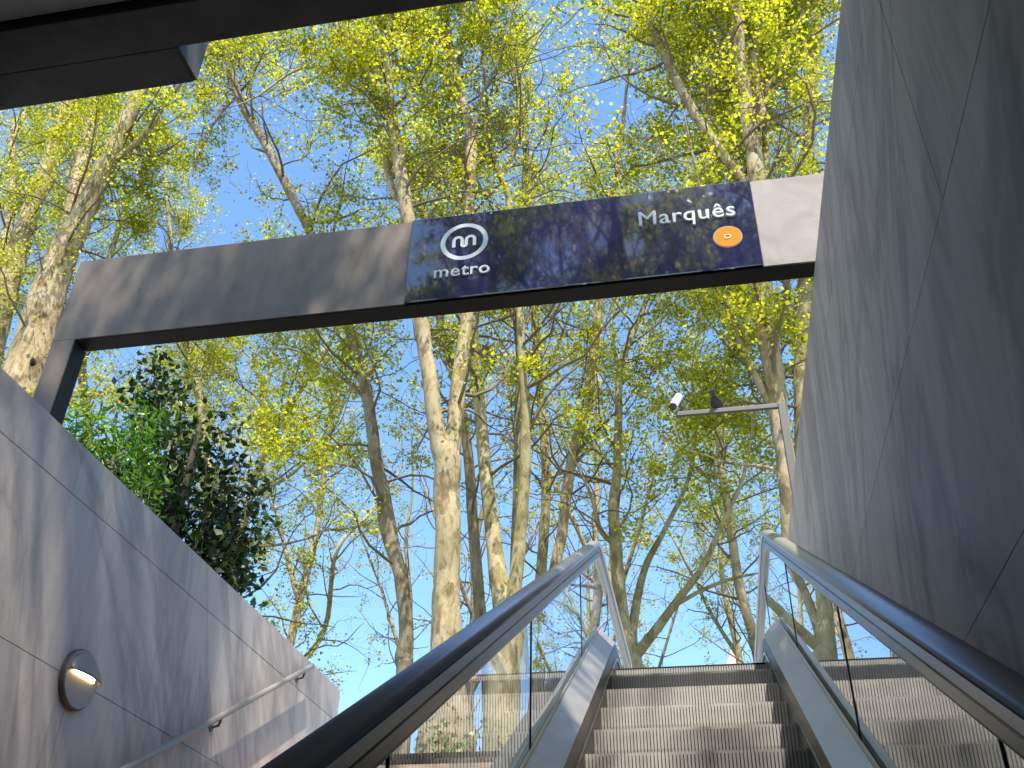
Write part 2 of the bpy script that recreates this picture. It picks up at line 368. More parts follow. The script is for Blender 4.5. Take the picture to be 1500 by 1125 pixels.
# ================================================================== ESCALATOR
EC = -.055                                  # centre line
esc = thing('escalator', (EC, 6.9, 0), 'escalator with ribbed metal steps, glass sides and dark moving handrails', 'escalator'); EO = np.array(esc.location)
def rounded_path(pts, rad, n=9):
    P_ = [np.array(q, float) for q in pts]; out = [P_[0]]
    for a, b_, c, r_ in zip(P_[:-2], P_[1:-1], P_[2:], rad):
        u1 = (a-b_)/np.linalg.norm(a-b_); u2 = (c-b_)/np.linalg.norm(c-b_)
        ang = math.acos(max(-1, min(1, float(u1 @ u2)))); d = r_/math.tan(ang/2)
        p1, p2 = b_+u1*d, b_+u2*d; bis = (u1+u2)/np.linalg.norm(u1+u2); cc = b_+bis*(r_/math.sin(ang/2))
        a1 = math.atan2(*(p1-cc)[::-1]); a2 = math.atan2(*(p2-cc)[::-1]); da = (a2-a1+math.pi) % (2*math.pi)-math.pi
        for i in range(n+1): out.append(cc+r_*np.array([math.cos(a1+da*i/n), math.sin(a1+da*i/n)]))
    out.append(P_[-1]); return out
def offset_path(h, top, yend, ystart=-1.5, r_=.5):
    yk = E_Y+(top-E_Z-h)/SL
    return rounded_path([(ystart, U(nose(ystart)+h)), (yk, U(top)), (yend, U(top))], [r_], 10)
# steps: ribbed risers and treads; one mesh shared by all
pitch = 1.0/59
sm = MB()
prof = [(0, 0), (0.004, -.03), (.016, -.10), (.036, -.17), (.062, -.235), (.075, -.235), (.055, -.17), (.034, -.10), (.022, -.03), (.018, -.010), (.40, -.010), (.40, 0)]
for i in range(60):
    x = -.5+i*pitch; sm.prism_x(prof, x-.0056, x+.0056)
body = [(.009, -.011), (.011, -.03), (.023, -.10), (.043, -.17), (.068, -.235), (.40, -.235), (.40, -.011)]
bod = MB(); bod.prism_x(body, -.502, .502)
step_proto = sm.build('step', M['step_metal']); body_proto = bod.build('step_body', M['step_dark'])
sme, bme = step_proto.data, body_proto.data
bpy.data.objects.remove(step_proto); bpy.data.objects.remove(body_proto)
noses = [(6.72, 2.235), (6.33, 2.075), (5.955, 1.866), (5.57, 1.645)]+[(5.17-.4*i, 1.415-.22*i) for i in range(18)]
noses = [(7.12, 2.272)]+noses
for (yy, zz) in noses:
    s_ = link('step', sme, None, esc); s_.location = (0, yy-EO[1], U(zz)-EO[2])
    q = link('step_body', bme, None, s_)
b = MB(EO); b.box(EC-.60, EC+.60, 6.88, 7.35, U(2.225), U(2.302))
b.build('comb_plate', M['black_steel'], esc, bevel=.004)
b = MB(EO); b.box(EC-.84, EC+.84, 7.352, 10.6, U(2.2), U(2.284)); b.build('floor_plate', M['step_metal'], esc)
for sx in (-1, 1):
    X = lambda d: EC+sx*d
    b = MB(EO); pth = offset_path(.02, 2.30, 10.4)   # skirt panel
    b.sweep_yz(pth, [(X(.506), -.32), (X(.512), -.32), (X(.512), .13), (X(.506), .13)]); b.build('skirt_panel', M['skirt'], esc)
    b = MB(EO); b.sweep_yz(offset_path(.055, 2.335, 10.3), [(X(.4985), -.007), (X(.5055), -.009), (X(.5055), .009), (X(.4985), .007)]); b.build('skirt_brush', M['camera_black'], esc)
    b = MB(EO); pth = offset_path(.17, 2.445, 10.3, r_=.35)                            # inclined inner deck
    b.sweep_yz(pth, [(X(.507), 0), (X(.516), -.02), (X(.60), .075), (X(.60), .10)]); b.build('inner_deck', M['deck_steel'], esc)
    b = MB(EO); b.sweep_yz(offset_path(.275, 2.545, 10.3, r_=.35), [(X(.600), -.005), (X(.6035), .022), (X(.611), .022), (X(.611), -.005)]); b.build('glass_seal', M['rubber'], esc)
    b = MB(EO); b.sweep_yz(offset_path(.12, 2.42, 10.3), [(X(.632), -.02), (X(.632), .09), (X(.80), .06), (X(.80), -.9), (X(.79), -.9), (X(.79), 0)]); b.build('outer_cladding', M['deck_steel'], esc)
    # handrail with its return round the newel
    top, ye, rn = 3.235, 9.35, .40
    path = offset_path(.965, top, ye, r_=.75)
    newel = [(ye+rn*math.sin(a), U(top)-rn+rn*math.cos(a)) for a in np.linspace(.15, math.pi, 14)]+[(ye-.3, U(top)-2*rn)]
    full = [tuple(q) for q in path]+newel
    hs = [(.0, 0), (.016, -.001), (.030, -.006), (.039, -.016), (.041, -.028), (.036, -.040), (.026, -.044), (.024, -.036)]
    sect = [(X(.622)+d, h) for d, h in hs]+[(X(.622)-d, h) for d, h in hs[::-1][:-1]]
    b = MB(EO); b.sweep_yz(full, sect); hr = b.build('handrail', M['rubber'], esc, smooth=True)
    b = MB(EO); gs = [(.022, -.040), (.026, -.052), (.026, -.078), (.020, -.080), (.020, -.083), (.026, -.085), (.024, -.118), (.012, -.135)]
    b.sweep_yz(full, [(X(.622)+d, h) for d, h in gs]+[(X(.622)-d, h) for d, h in gs[::-1]]); b.build('handrail_guide', M['guide'], esc)
    b = MB(EO); b.sweep_yz(full, [(X(.622)-.0262, -.0805), (X(.622)-.0262, -.0825), (X(.622)+.0262, -.0825), (X(.622)+.0262, -.0805)]); b.build('guide_seam', M['camera_black'], esc)
    # glass panes between deck and guide, one after the other
    lowp = lambda Y: min(nose(Y)+.275, 2.545)
    highp = lambda Y: min(nose(Y)+.965-.128*1.14, top-.128)
    cuts = [-1.5, .35, 2.12, 3.92, 5.70, 7.5, 9.5]
    for ya, yb in zip(cuts[:-1], cuts[1:]):
        ya += .003; yb -= .003; n_ = 7; ys = np.linspace(ya, yb, n_)
        kx = X(.622); Vv = []; Ff = []
        for Y in ys: Vv.append((kx, Y, U(lowp(Y)))); Vv.append((kx, Y, U(highp(Y))))
        for i in range(n_-1): Ff.append((2*i, 2*i+2, 2*i+3, 2*i+1))
        pane = MB(EO); pane.add(Vv, Ff); gp = pane.build('glass_pane', M['glass'], esc)
        ed = MB(EO); Y = yb+.003
        if yb < 9: ed.box(kx-.004, kx+.004, Y-.0025, Y+.0025, U(lowp(Y)), U(highp(Y))); ed.build('pane_joint', M['glass_edge'], esc)

# ================================================================== PORTAL AND SIGN
BY, BB, BT = 5.02, 4.275, 5.05
por = thing('portal_frame', (-4.34, BY+.07, 0), 'grey metal portal frame, post behind the left wall, beam spanning the stairs', 'portal'); o = np.array(por.location)
def skewbox(mb, x0b, x1b, x0t, x1t, y0, y1, z0, z1):
    V = [(x0b, y0, z0), (x1b, y0, z0), (x1b, y1, z0), (x0b, y1, z0), (x0t, y0, z1), (x1t, y0, z1), (x1t, y1, z1), (x0t, y1, z1)]
    mb.add(V, [(0, 1, 5, 4), (1, 2, 6, 5), (2, 3, 7, 6), (3, 0, 4, 7), (0, 3, 2, 1), (4, 5, 6, 7)])
b = MB(o); b.box(-4.437, -4.262, BY, BY+.15, 0, U(BB)); b.build('post', M['portal_steel'], por, bevel=.003)
b = MB(o); b.box(-4.437, -1.771, BY, BY+.15, U(BB)+.001, U(BT)); b.build('beam_casing', M['portal_steel'], por, bevel=.003)
b = MB(o); b.box(-1.768, .643, BY+.006, BY+.15, U(BB)+.001, U(BT)-.002); b.build('beam_core', M['black_steel'], por)
b = MB(o); b.box(.646, 1.36, BY, BY+.15, U(BB)+.001, U(BT)); b.build('beam_casing', M['sunlit_steel'], por, bevel=.003)
b = MB(o); b.box(-4.255, 1.36, BY+.012, BY+.152, U(BB)-.006, U(BB)-.001); b.build('soffit_strip', M['black_steel'], por)  # near-black sheet over the underside of the beam
b = MB(o); b.box(-4.2605, -4.2555, BY+.012, BY+.152, 0, U(BB)-.008); b.build('post_inner_sheet', M['black_steel'], por)  # the same near-black sheet down the inner side of the post

sg = thing('station_sign', (-.56, BY, U(4.66)), 'glossy dark blue station sign reading metro and Marquês on the portal beam', 'sign'); o = np.array(sg.location)
FY = BY-.014
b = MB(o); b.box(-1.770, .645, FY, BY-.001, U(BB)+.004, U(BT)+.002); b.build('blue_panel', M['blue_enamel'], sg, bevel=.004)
for xx in (-1.18, .085):
    b = MB(o); b.lathe((xx, FY+.001, U(5.03)), (0, -1, 0), [(0, .007), (.003, .007), (.005, .004)], 10); b.build('screw', M['white_paint'], sg)
def text_obj(name, body, x0, x1, zb, capz, bold, material):
    cu = bpy.data.curves.new('text_curve', 'FONT'); cu.body = body; cu.size = 1.0; cu.bevel_depth = bold*.75; cu.bevel_resolution = 0; cu.extrude = .004; cu.resolution_u = 4
    cu.space_character = 1.08
    ob = bpy.data.objects.new('text_tmp', cu); COL.objects.link(ob)
    bpy.context.view_layer.update()
    me = bpy.data.meshes.new_from_object(ob.evaluated_get(bpy.context.evaluated_depsgraph_get()))
    bpy.data.objects.remove(ob); bpy.data.curves.remove(cu)
    V = np.array([v.co[:] for v in me.vertices]); xa, xb = V[:, 0].min(), V[:, 0].max()
    sx = (x1-x0)/(xb-xa)
    for v in me.vertices:
        x, y, zz = v.co
        v.co = (x0+(x-xa)*sx-o[0], FY-.0015-zz*.5-o[1], U(zb)+y*capz-o[2])
    me.update(); me.name = name
    return link(name, me, material, sg)
text_obj('word_metro', 'metro', -1.571, -1.172, 4.461, .150, .028, M['white_paint'])
text_obj('word_station_name', 'Marquês', -.135, .517, 4.732, .185, .026, M['white_paint'])
# ring emblem and its m
b = MB(o); cx, cz = -1.368, 4.782; n_ = 48; Vv = []
for k in range(n_):
    w = 2*math.pi*k/n_; c_, s_ = math.cos(w), math.sin(w)
    for r_, dy in ((.1725, .0), (.1725, -.003), (.1385, -.003), (.1385, .0)): Vv.append((cx+c_*r_, FY-.0003+dy, U(cz)+s_*r_))
Ff = [(4*k+j, 4*k+(j+1) % 4, 4*((k+1) % n_)+(j+1) % 4, 4*((k+1) % n_)+j) for k in range(n_) for j in range(4)]
b.add(Vv, Ff); b.build('emblem_ring', M['white_paint'], sg)
def ribbon(mb, pts, w):
    Pn = np.array(pts); T = np.gradient(Pn, axis=0); T /= np.linalg.norm(T, axis=1)[:, None]; Nn = np.stack([-T[:, 1], T[:, 0]], 1)*w/2
    Vv = []; Ff = []
    for p_, q in zip(Pn, Nn):
        for s_, dy in ((1, 0), (1, -.003), (-1, -.003), (-1, 0)): Vv.append((p_[0]+s_*q[0], FY-.0003+dy, U(p_[1]+s_*q[1])))
    for i in range(len(Pn)-1):
        for j in range(4): Ff.append((4*i+j, 4*i+(j+1) % 4, 4*i+4+(j+1) % 4, 4*i+4+j))
    Ff += [(0, 1, 2, 3), tuple(range(4*len(Pn)-1, 4*len(Pn)-5, -1))]; mb.add(Vv, Ff)
pts = []; W = .030; hh = .046
def arc(cx_, cz_, a0, a1, r_, n=8): return [(cx_+r_*math.cos(a), cz_+r_*math.sin(a)) for a in np.linspace(a0, a1, n)]
x0 = cx-.075
pts = [(x0, cz-hh), (x0, cz+.012)]+arc(x0+.030, cz+.016, math.pi, 0, .030)+[(x0+.060, cz), (x0+.060, cz-.012)]+arc(x0+.075, cz-.028, math.pi, 2*math.pi, .015)+[(x0+.090, cz)]+arc(x0+.120, cz+.016, math.pi, 0, .030)+[(x0+.150, cz+.012), (x0+.150, cz-hh)]
b = MB(o); ribbon(b, pts, .024); b.build('emblem_letter', M['white_paint'], sg)
b = MB(o); b.lathe((.444, FY+.0005, U(4.552)), (0, -1, 0), [(0, .096), (.0025, .096)], 40); b.build('disc_rim', M['orange_rim'], sg)
b = MB(o); b.lathe((.444, FY+.0005, U(4.552)), (0, -1, 0), [(.001, .089), (.0045, .089)], 40); b.build('line_disc', M['orange'], sg)
FY -= .004; text_obj('line_letter', 'D', .422, .466, 4.532, .056, 0.0, M['white_paint']); FY += .004

# ================================================================== WALL LAMP AND STAIR HANDRAIL
lc = at_x(112, 996, XL)
lamp = thing('wall_lamp', lc, 'round metal wall lamp, half hooded, glowing warm on the left marble wall', 'lamp'); o = np.array(lamp.location)
b = MB(o); b.lathe(lc, (1, 0, 0), [(0, .178), (.022, .178), (.028, .174)], 40); b.build('back_rim', M['lamp_rim'], lamp)
b = MB(o); b.lathe(lc, (1, 0, 0), [(.020, .172), (.032, .170), (.036, .164), (.037, .02)], 40); b.build('face_plate', M['lamp_metal'], lamp, smooth=False)
# eyelid: the upper half disc swelling out to a lip just above the middle
V_, F_ = [], []; n_, k_ = 22, 9
for j in range(k_):
    tt = j/(k_-1)
    for i in range(n_):
        a = math.pi*i/(n_-1); yy = .158*math.cos(a); zt = .158*math.sin(a)
        zz = zt*(1-tt)+(.012)*tt; bul = .058*math.sin(tt*math.pi/2)*math.sin(a)**.6
        V_.append((lc[0]+.038+bul, lc[1]+yy, lc[2]+zz))
for j in range(k_-1):
    for i in range(n_-1): F_.append((j*n_+i, j*n_+i+1, (j+1)*n_+i+1, (j+1)*n_+i))
b = MB(o); b.add(V_, F_); hood = b.build('hood', M['lamp_metal'], lamp, smooth=True)
md = hood.modifiers.new('thickness', 'SOLIDIFY'); md.thickness = .004; md.offset = 1
b = MB(o)
V_ = [(lc[0]+.040, lc[1]+.115*math.cos(a), lc[2]+.014+.075*math.sin(a)) for a in np.linspace(0, math.pi, 16)]
b.add(V_+[(v[0]+.006, v[1], v[2]) for v in V_], [list(range(16)), list(range(16, 32))[::-1]]+[(i, (i+1) % 16, 16+(i+1) % 16, 16+i) for i in range(16)])
b.build('lens', M['lamp_glow'], lamp)

a0, a1 = at_x(458, 975, XL+.075), at_x(188, 1124, XL+.075); dv = (a1-a0)/np.linalg.norm(a1-a0)
rail = thing('stair_handrail', a0, 'slim grey metal handrail climbing along the left marble wall', 'handrail'); o = np.array(rail.location)
b = MB(o); b.tube([a0, a0+dv*10.5], .0235, 14); b.build('rail_tube', M['rail_paint'], rail, smooth=False)
for px in (448, 326):
    tgt = at_x(px, 990+(448-px)*.535, XL+.075); s_ = float((tgt-a0) @ dv); q = a0+dv*s_
    for extra in ((0,) if px == 448 else (0, 2.0, 4.0)):
        q2 = q+dv*extra
        b = MB(o); b.tube([q2+np.array([0, 0, -.015]), q2+np.array([-.015, 0, -.075]), q2+np.array([-.072, 0, -.085])], .011, 8)
        b.lathe(q2+np.array([-.075, 0, -.085]), (1, 0, 0), [(0, .032), (.008, .032)], 16); b.build('bracket', M['lamp_rim'], rail)

# ================================================================== CCTV POLE, PIGEON, SPIRE
CY = 10.9
c0, c1 = at_y(990, 607, CY), at_y(1145, 595, CY)
pole = thing('camera_pole', (c1[0], CY, 0), 'grey pole with a horizontal arm and white surveillance camera at its tip', 'camera pole'); o = np.array(pole.location)
b = MB(o); b.box(c1[0]-.045, c1[0]+.045, CY-.045, CY+.045, 0, c1[2]+.035); b.build('post', M['pole_grey'], pole, bevel=.004)
b = MB(o); b.box(c0[0], c1[0]-.046, CY-.028, CY+.028, c1[2]-.025, c1[2]+.033); b.build('arm', M['pole_grey'], pole, bevel=.004)
kd = np.array([-.34, -.42, -.85]); kd /= np.linalg.norm(kd); kc = np.array([c0[0]+.02, CY-.02, c1[2]+.20])
b = MB(o); b.lathe(kc-kd*.13, kd, [(0, .038), (.01, .052), (.22, .056), (.26, .056)], 20); hs_ = b.build('camera_housing', M['camera_white'], pole)
b = MB(o); b.lathe(kc+kd*.13, kd, [(0, .047), (.025, .047), (.03, .034)], 20); b.build('lens', M['camera_black'], pole)
b = MB(o); b.tube([kc-kd*.05+np.array([.03, .03, -.02]), (c0[0]+.09, CY, c1[2]+.10), (c0[0]+.06, CY, c1[2]+.02)], .02, 10); b.build('bracket', M['camera_black'], pole)

bc = at_y(1050, 594, CY); bc[2] = c1[2]+.033
bird = thing('pigeon', bc, 'dark grey pigeon perched on the camera arm with its tail up', 'bird'); o = np.array(bird.location); BS = .80
ax = np.array([.22, .80, -.42]); ax /= np.linalg.norm(ax); cc = bc+np.array([0, 0, .095])
pts = [cc+ax*t for t in (-.15, -.12, -.07, 0, .06, .10)]+[cc+ax*.125+np.array([0, 0, .02]), cc+ax*.15+np.array([0, 0, .045]), cc+ax*.18+np.array([0, 0, .05]), cc+ax*.205+np.array([0, 0, .045])]
b = MB(o); b.tube(pts, [.012, .032, .056, .072, .066, .048, .034, .030, .024, .006], 14); b.build('body', M['pigeon'], bird, smooth=True); bird.scale = (BS,)*3
side = np.cross(ax, (0, 0, 1)); side /= np.linalg.norm(side); upv = np.cross(side, ax)
tl = cc-ax*.12; b = MB(o)
Vt = [tl+side*.022+upv*.012, tl-side*.022+upv*.012, tl-ax*.15-side*.042+upv*.03, tl-ax*.15+side*.042+upv*.03]
b.add(Vt+[v-upv*.012 for v in Vt], [(0, 1, 2, 3), (7, 6, 5, 4), (0, 4, 5, 1), (1, 5, 6, 2), (2, 6, 7, 3), (3, 7, 4, 0)]); b.build('tail', M['pigeon_wing'], bird)
for sx in (-1, 1):
    w0 = cc+side*sx*.062+upv*.012
    b = MB(o); b.tube([w0+ax*.08, w0+ax*.03+side*sx*.008, w0-ax*.05, w0-ax*.12-side*sx*.02, w0-ax*.19-side*sx*.04], [.012, .034, .032, .02, .004], 10); b.build('wing', M['pigeon_wing'], bird, smooth=True)
    f0 = cc+side*sx*.025-upv*.05
    b = MB(o); b.tube([f0, np.array([f0[0], bc[1], bc[2]+.006]), np.array([f0[0], bc[1]+.03, bc[2]+.005])], .006, 6); b.build('leg', M['pigeon_red'], bird)

sp = at_y(1071, 951, 130.0); ch = thing('church_tower', (sp[0], 130, 0), 'tiny pinkish church spire far off between the escalator handrails', 'church tower'); o = np.array(ch.location)
zt = sp[2]; b = MB(o); hw = 1.5
b.box(sp[0]-hw, sp[0]+hw, 130-hw, 130+hw, 0, zt-3.2); b.box(sp[0]-hw-.25, sp[0]+hw+.25, 130-hw-.25, 130+hw+.25, zt-3.2, zt-2.9); b.build('tower_shaft', M['church_stone'], ch)
b = MB(o); bw = 1.05
b.add([(sp[0]-bw, 130-bw, zt-2.9), (sp[0]+bw, 130-bw, zt-2.9), (sp[0]+bw, 130+bw, zt-2.9), (sp[0]-bw, 130+bw, zt-2.9), (sp[0], 130, zt)], [(0, 1, 4), (1, 2, 4), (2, 3, 4), (3, 0, 4), (3, 2, 1, 0)]); b.build('spire', M['church_roof'], ch)
for sx in (-1, 1):
    b = MB(o); b.box(sp[0]+sx*.7-.35, sp[0]+sx*.7+.35, 130-hw-.04, 130-hw-.005, zt-6.6, zt-4.2); b.build('belfry_opening', M['hole'], ch)
b = MB(o); b.tube([(sp[0], 130, zt-.1), (sp[0], 130, zt+.7)], .05, 6); b.box(sp[0]-.22, sp[0]+.22, 129.96, 130.04, zt+.35, zt+.45); b.build('cross', M['church_stone'], ch)

# ================================================================== TREES
DENS = np.array([   # how leafy the crowns are over the picture, 100 px cells, rows from the top
 [.5,.5,.5,.42,.52,.52,.48,.52,.28,.62,.72,.72,.72,.8,.8],
 [.60,.80,.50,.22,.44,.50,.42,.58,.42,.52,.60,.64,.66,.7,.7],
 [.75,1.0,.55,.24,.48,.54,.56,.60,.54,.60,.62,.56,.66,.7,.7],
 [1.0,1.0,.95,.92,.66,.66,.70,.62,.62,.66,.70,.70,.75,.7,.7],
 [.85,.75,.66,.64,.58,.55,.46,.42,.48,.58,.52,.70,.60,.6,.6],
 [.50,.50,.50,.58,.54,.38,.26,.32,.36,.46,.52,.48,.60,.6,.6],
 [.40,.40,.45,.48,.48,.30,.14,.20,.24,.34,.48,.54,.60,.6,.6],
 [.30,.30,.40,.50,.50,.26,.10,.14,.22,.36,.46,.75,.60,.6,.6],
 [.30,.30,.30,.40,.46,.26,.05,.07,.20,.28,.36,.45,.60,.6,.6],
 [.25,.25,.25,.30,.34,.10,.04,.07,.26,.30,.32,.40,.60,.6,.6],
 [.15,.15,.15,.15,.15,.08,.06,.10,.20,.2,.2,.3,.6,.6,.6],
 [.10,.10,.10,.10,.10,.08,.06,.10,.20,.2,.2,.3,.6,.6,.6]])
def density(Pn):
    q = np.asarray(Pn)-CAM; z = q @ _f; zz = np.maximum(z, .1)
    x = 750+FPX*(q @ _r)/zz; y = 562.5-FPX*(q @ _u)/zz
    gx = np.clip(x/100-.5, 0, 13.999); gy = np.clip(y/100-.5, 0, 10.999)
    i, j = gx.astype(int), gy.astype(int); fx, fy = gx-i, gy-j
    d = DENS[j, i]*(1-fx)*(1-fy)+DENS[j, i+1]*fx*(1-fy)+DENS[j+1, i]*(1-fx)*fy+DENS[j+1, i+1]*fx*fy
    return np.where(z < 1, 1.0, d)
def catmull(Pn, R_, sub=5):
    Pn = np.asarray(Pn, float); R_ = np.asarray(R_, float)
    if len(Pn) < 3: return Pn, R_
    E_ = np.vstack([2*Pn[0]-Pn[1], Pn, 2*Pn[-1]-Pn[-2]]); out = []; rr = []
    for i in range(len(Pn)-1):
        a, b_, c, d = E_[i:i+4]
        for t in np.arange(sub)/sub:
            out.append(.5*((2*b_)+(-a+c)*t+(2*a-5*b_+4*c-d)*t*t+(-a+3*b_-3*c+d)*t**3)); rr.append(R_[i]*(1-t)+R_[i+1]*t)
    out.append(Pn[-1]); rr.append(R_[-1]); return np.array(out), np.array(rr)
class Geo:
    def __init__(s): s.V = []; s.Q = []; s.n = 0
    def tube(s, Pn, R_, n, rough=0.0):
        V, Q = tube_geo(np.asarray(Pn, float), np.asarray(R_, float), n)
        if rough:
            c = np.repeat(np.asarray(Pn), n, 0); rr = np.repeat(np.asarray(R_), n)
            ph = np.tile(np.arange(n)*2*math.pi/n, len(Pn)); h = V[:, 2]
            k0 = rng.uniform(0, 6)
            f = 1+rough*(.55*np.sin(2*ph+h*.9+k0)+.45*np.sin(3*ph-h*1.7+2*k0)+.5*np.sin(h*2.3+ph+k0)+.5*rng.normal(size=len(ph)))
            V = c+(V-c)*f[:, None]
        s.V.append(V); s.Q.append(Q+s.n); s.n += len(V)
    def mesh(s, name, org):
        me = fast_mesh(name, np.vstack(s.V)-org, np.vstack(s.Q)); me.polygons.foreach_set('use_smooth', [True]*len(me.polygons)); return me
def leaf_quads(C, size, up_bias=.5, aspect=.8):
    n = len(C); Nn = rng.normal(size=(n, 3)); Nn[:, 2] = np.abs(Nn[:, 2])+up_bias; Nn /= np.linalg.norm(Nn, axis=1)[:, None]
    T = rng.normal(size=(n, 3)); T[:, 2] -= .5; T -= Nn*np.sum(T*Nn, 1)[:, None]; T /= np.linalg.norm(T, axis=1)[:, None]
    B = np.cross(Nn, T); sz = size*rng.uniform(.45, 1.45, n)[:, None]
    V = np.empty((n, 4, 3)); V[:, 0] = C-T*sz*.5; V[:, 1] = C+B*sz*aspect*.5+T*sz*.05-Nn*sz*.10; V[:, 2] = C+T*sz*.5; V[:, 3] = C-B*sz*aspect*.5+T*sz*.05-Nn*sz*.12
    Q = np.arange(n*4).reshape(n, 4); return V.reshape(-1, 3), Q
def rand_dir(elev):
    a = rng.uniform(0, 2*math.pi); return np.array([math.cos(a)*math.cos(elev), math.sin(a)*math.cos(elev), math.sin(elev)])
def grow(p, d, length, n, wig, lift):
    pts = [p]; d = d/np.linalg.norm(d)
    for i in range(n):
        d = d+rng.normal(size=3)*wig+np.array([0, 0, lift]); d /= np.linalg.norm(d); pts.append(pts[-1]+d*length/n)
    return np.array(pts)
def visible(p, margin=130):
    x, y, z = pix(p); return z > 1 and -margin < x < 1300+margin and -margin*1.6 < y < 1125+margin
NL = [0]
_k = rng.normal(size=(10, 3))*1.5; _ph = rng.uniform(0, 6.28, 10)
def clump(C):
    f = np.sin(np.asarray(C) @ _k.T+_ph).sum(1)/math.sqrt(5)
    return np.clip(.95+1.1*f, .0, 3.2)
def make_tree(stems, label, barkm='bark_pale', leafm='leaf_spring', leaf=.080, fill=1.0, zmin=7.5, spacing=.50, reach=(1.6, 3.8), always=False, knobs=(), group='plane trees rising over the square', flare=True, sides=14):
    """stems: list of (points, radii, parent?) in world coordinates; the first is the main trunk and starts on the ground"""
    base = np.array(stems[0][0][0]); base = np.array([base[0], base[1], 0.0])
    t = thing('plane_tree', base, label, 'tree', group)
    tg, bgm = Geo(), Geo(); clusters = []
    built = []
    for si, (Pn, R_) in enumerate(stems):
        if built:                                   # a limb starts inside the stem that carries it
            A = np.vstack(built); k0 = np.argmin(np.linalg.norm(A-Pn[0], axis=1)); off = A[k0]-Pn[0]
            Pn = np.array(Pn)+off*((1-np.linspace(0, 1, len(Pn)))**1.5)[:, None]
        Pn, R_ = catmull(Pn, R_, 6)
        # slight irregular sway so that stems are not smooth pipes
        w = rng.normal(size=(len(Pn), 3))*.35; w = np.apply_along_axis(lambda a: np.convolve(a, np.ones(5)/5, 'same'), 0, w)
        w[0] = 0; Pn = Pn+w*R_[:, None]*.30
        if si == 0 and flare: R_ = R_*(1+.35*np.exp(-np.maximum(Pn[:, 2], 0)/.7))
        built.append(Pn)
        tg.tube(Pn, R_, sides if si == 0 else max(8, sides-4), .045)
        seg = np.linalg.norm(np.diff(Pn, axis=0), axis=1); s_ = np.concatenate([[0], np.cumsum(seg)]); pos = rng.uniform(0, spacing)
        while pos < s_[-1]:
            k = min(np.searchsorted(s_, pos), len(Pn)-1); p = Pn[k]; hz = p[2]
            pos += spacing*rng.uniform(.5, 1.5)
            if hz < zmin*rng.uniform(.8, 1.1): continue
            if not always and not visible(p, 260): continue
            frac = pos/s_[-1]
            l1 = rng.uniform(*reach)*(1.1-.35*frac); d = rand_dir(rng.uniform(.05, 1.0))
            r1 = min(R_[k]*.40, .012+.009*l1)
            B1 = grow(p, d, l1, 7, .22, .07); bgm.tube(B1, np.linspace(r1, .009, 8), 5)
            n2 = int(rng.integers(4, 8)*fill+.5)
            for _ in range(n2):
                kk = rng.integers(2, 8); d2 = (B1[min(kk, 7)]-B1[kk-1]); d2 = d2/np.linalg.norm(d2)+rng.normal(size=3)*.75
                l2 = rng.uniform(.6, 1.7); B2 = grow(B1[min(kk, 7)], d2, l2, 5, .26, .02)
                if not always:
                    dn = float(density(B2[3:4])[0])
                    if rng.random() > dn*1.38: 
                        if rng.random() < .10: bgm.tube(B2, np.linspace(.010, .004, 6), 4)
                        continue
                bgm.tube(B2, np.linspace(.008, .003, 6), 4)
                for q in B2[2:]: clusters.append(q)
                for _ in range(rng.integers(2, 4)):
                    k3 = rng.integers(1, 6); B3 = grow(B2[k3], rng.normal(size=3)+np.array([0, 0, -.1]), rng.uniform(.35, .9), 3, .3, -.05)
                    bgm.tube(B3, np.linspace(.006, .003, 4), 3); clusters += [B3[1], B3[2], B3[3]]
    me = tg.mesh('trunk', base); tr_ = link('trunk', me, M[barkm], t)
    if bgm.n: link('branches', bgm.mesh('branches', base), M[barkm if barkm != 'bark_pale' else 'bark_olive'] if False else M['twig'], t)
    if clusters:
        Cc = np.array(clusters); rep = np.maximum(0, (rng.integers(4, 12, len(Cc))*clump(Cc)).astype(int)); Cc = np.repeat(Cc, rep, 0); Cc = Cc+rng.normal(size=Cc.shape)*np.array([.12, .12, .10])
        if not always: Cc = Cc[rng.random(len(Cc)) < np.clip(.35+density(Cc), .05, 1)]
        V, Q = leaf_quads(Cc, leaf); NL[0] += len(Q); fo = link('foliage', fast_mesh('foliage', V-base, Q), M[leafm], t); fo['kind'] = 'stuff'
    for (px, py, Y, w_, mk, nm) in knobs:
        c = at_y(px, py, Y); rr = w_/2/FPX*depth(c); b_ = MB(base)
        if nm == 'burl':
            b_.tube([c+np.array([0, .05, -rr*1.2]), c+np.array([0, 0, -rr*.6]), c, c+np.array([0, 0, rr*.7]), c+np.array([0, .05, rr*1.3])], [rr*.3, rr*.85, rr, rr*.8, rr*.3], 12)
        else:
            b_.lathe(c+np.array([0, .12, 0]), (-.15, -1, -.1), [(0, rr*1.15), (.10, rr*1.12), (.135, rr*.9), (.12, rr*.8), (.11, rr*.2)], 16)
        b_.build(nm, M[mk], t, smooth=True)
    return t
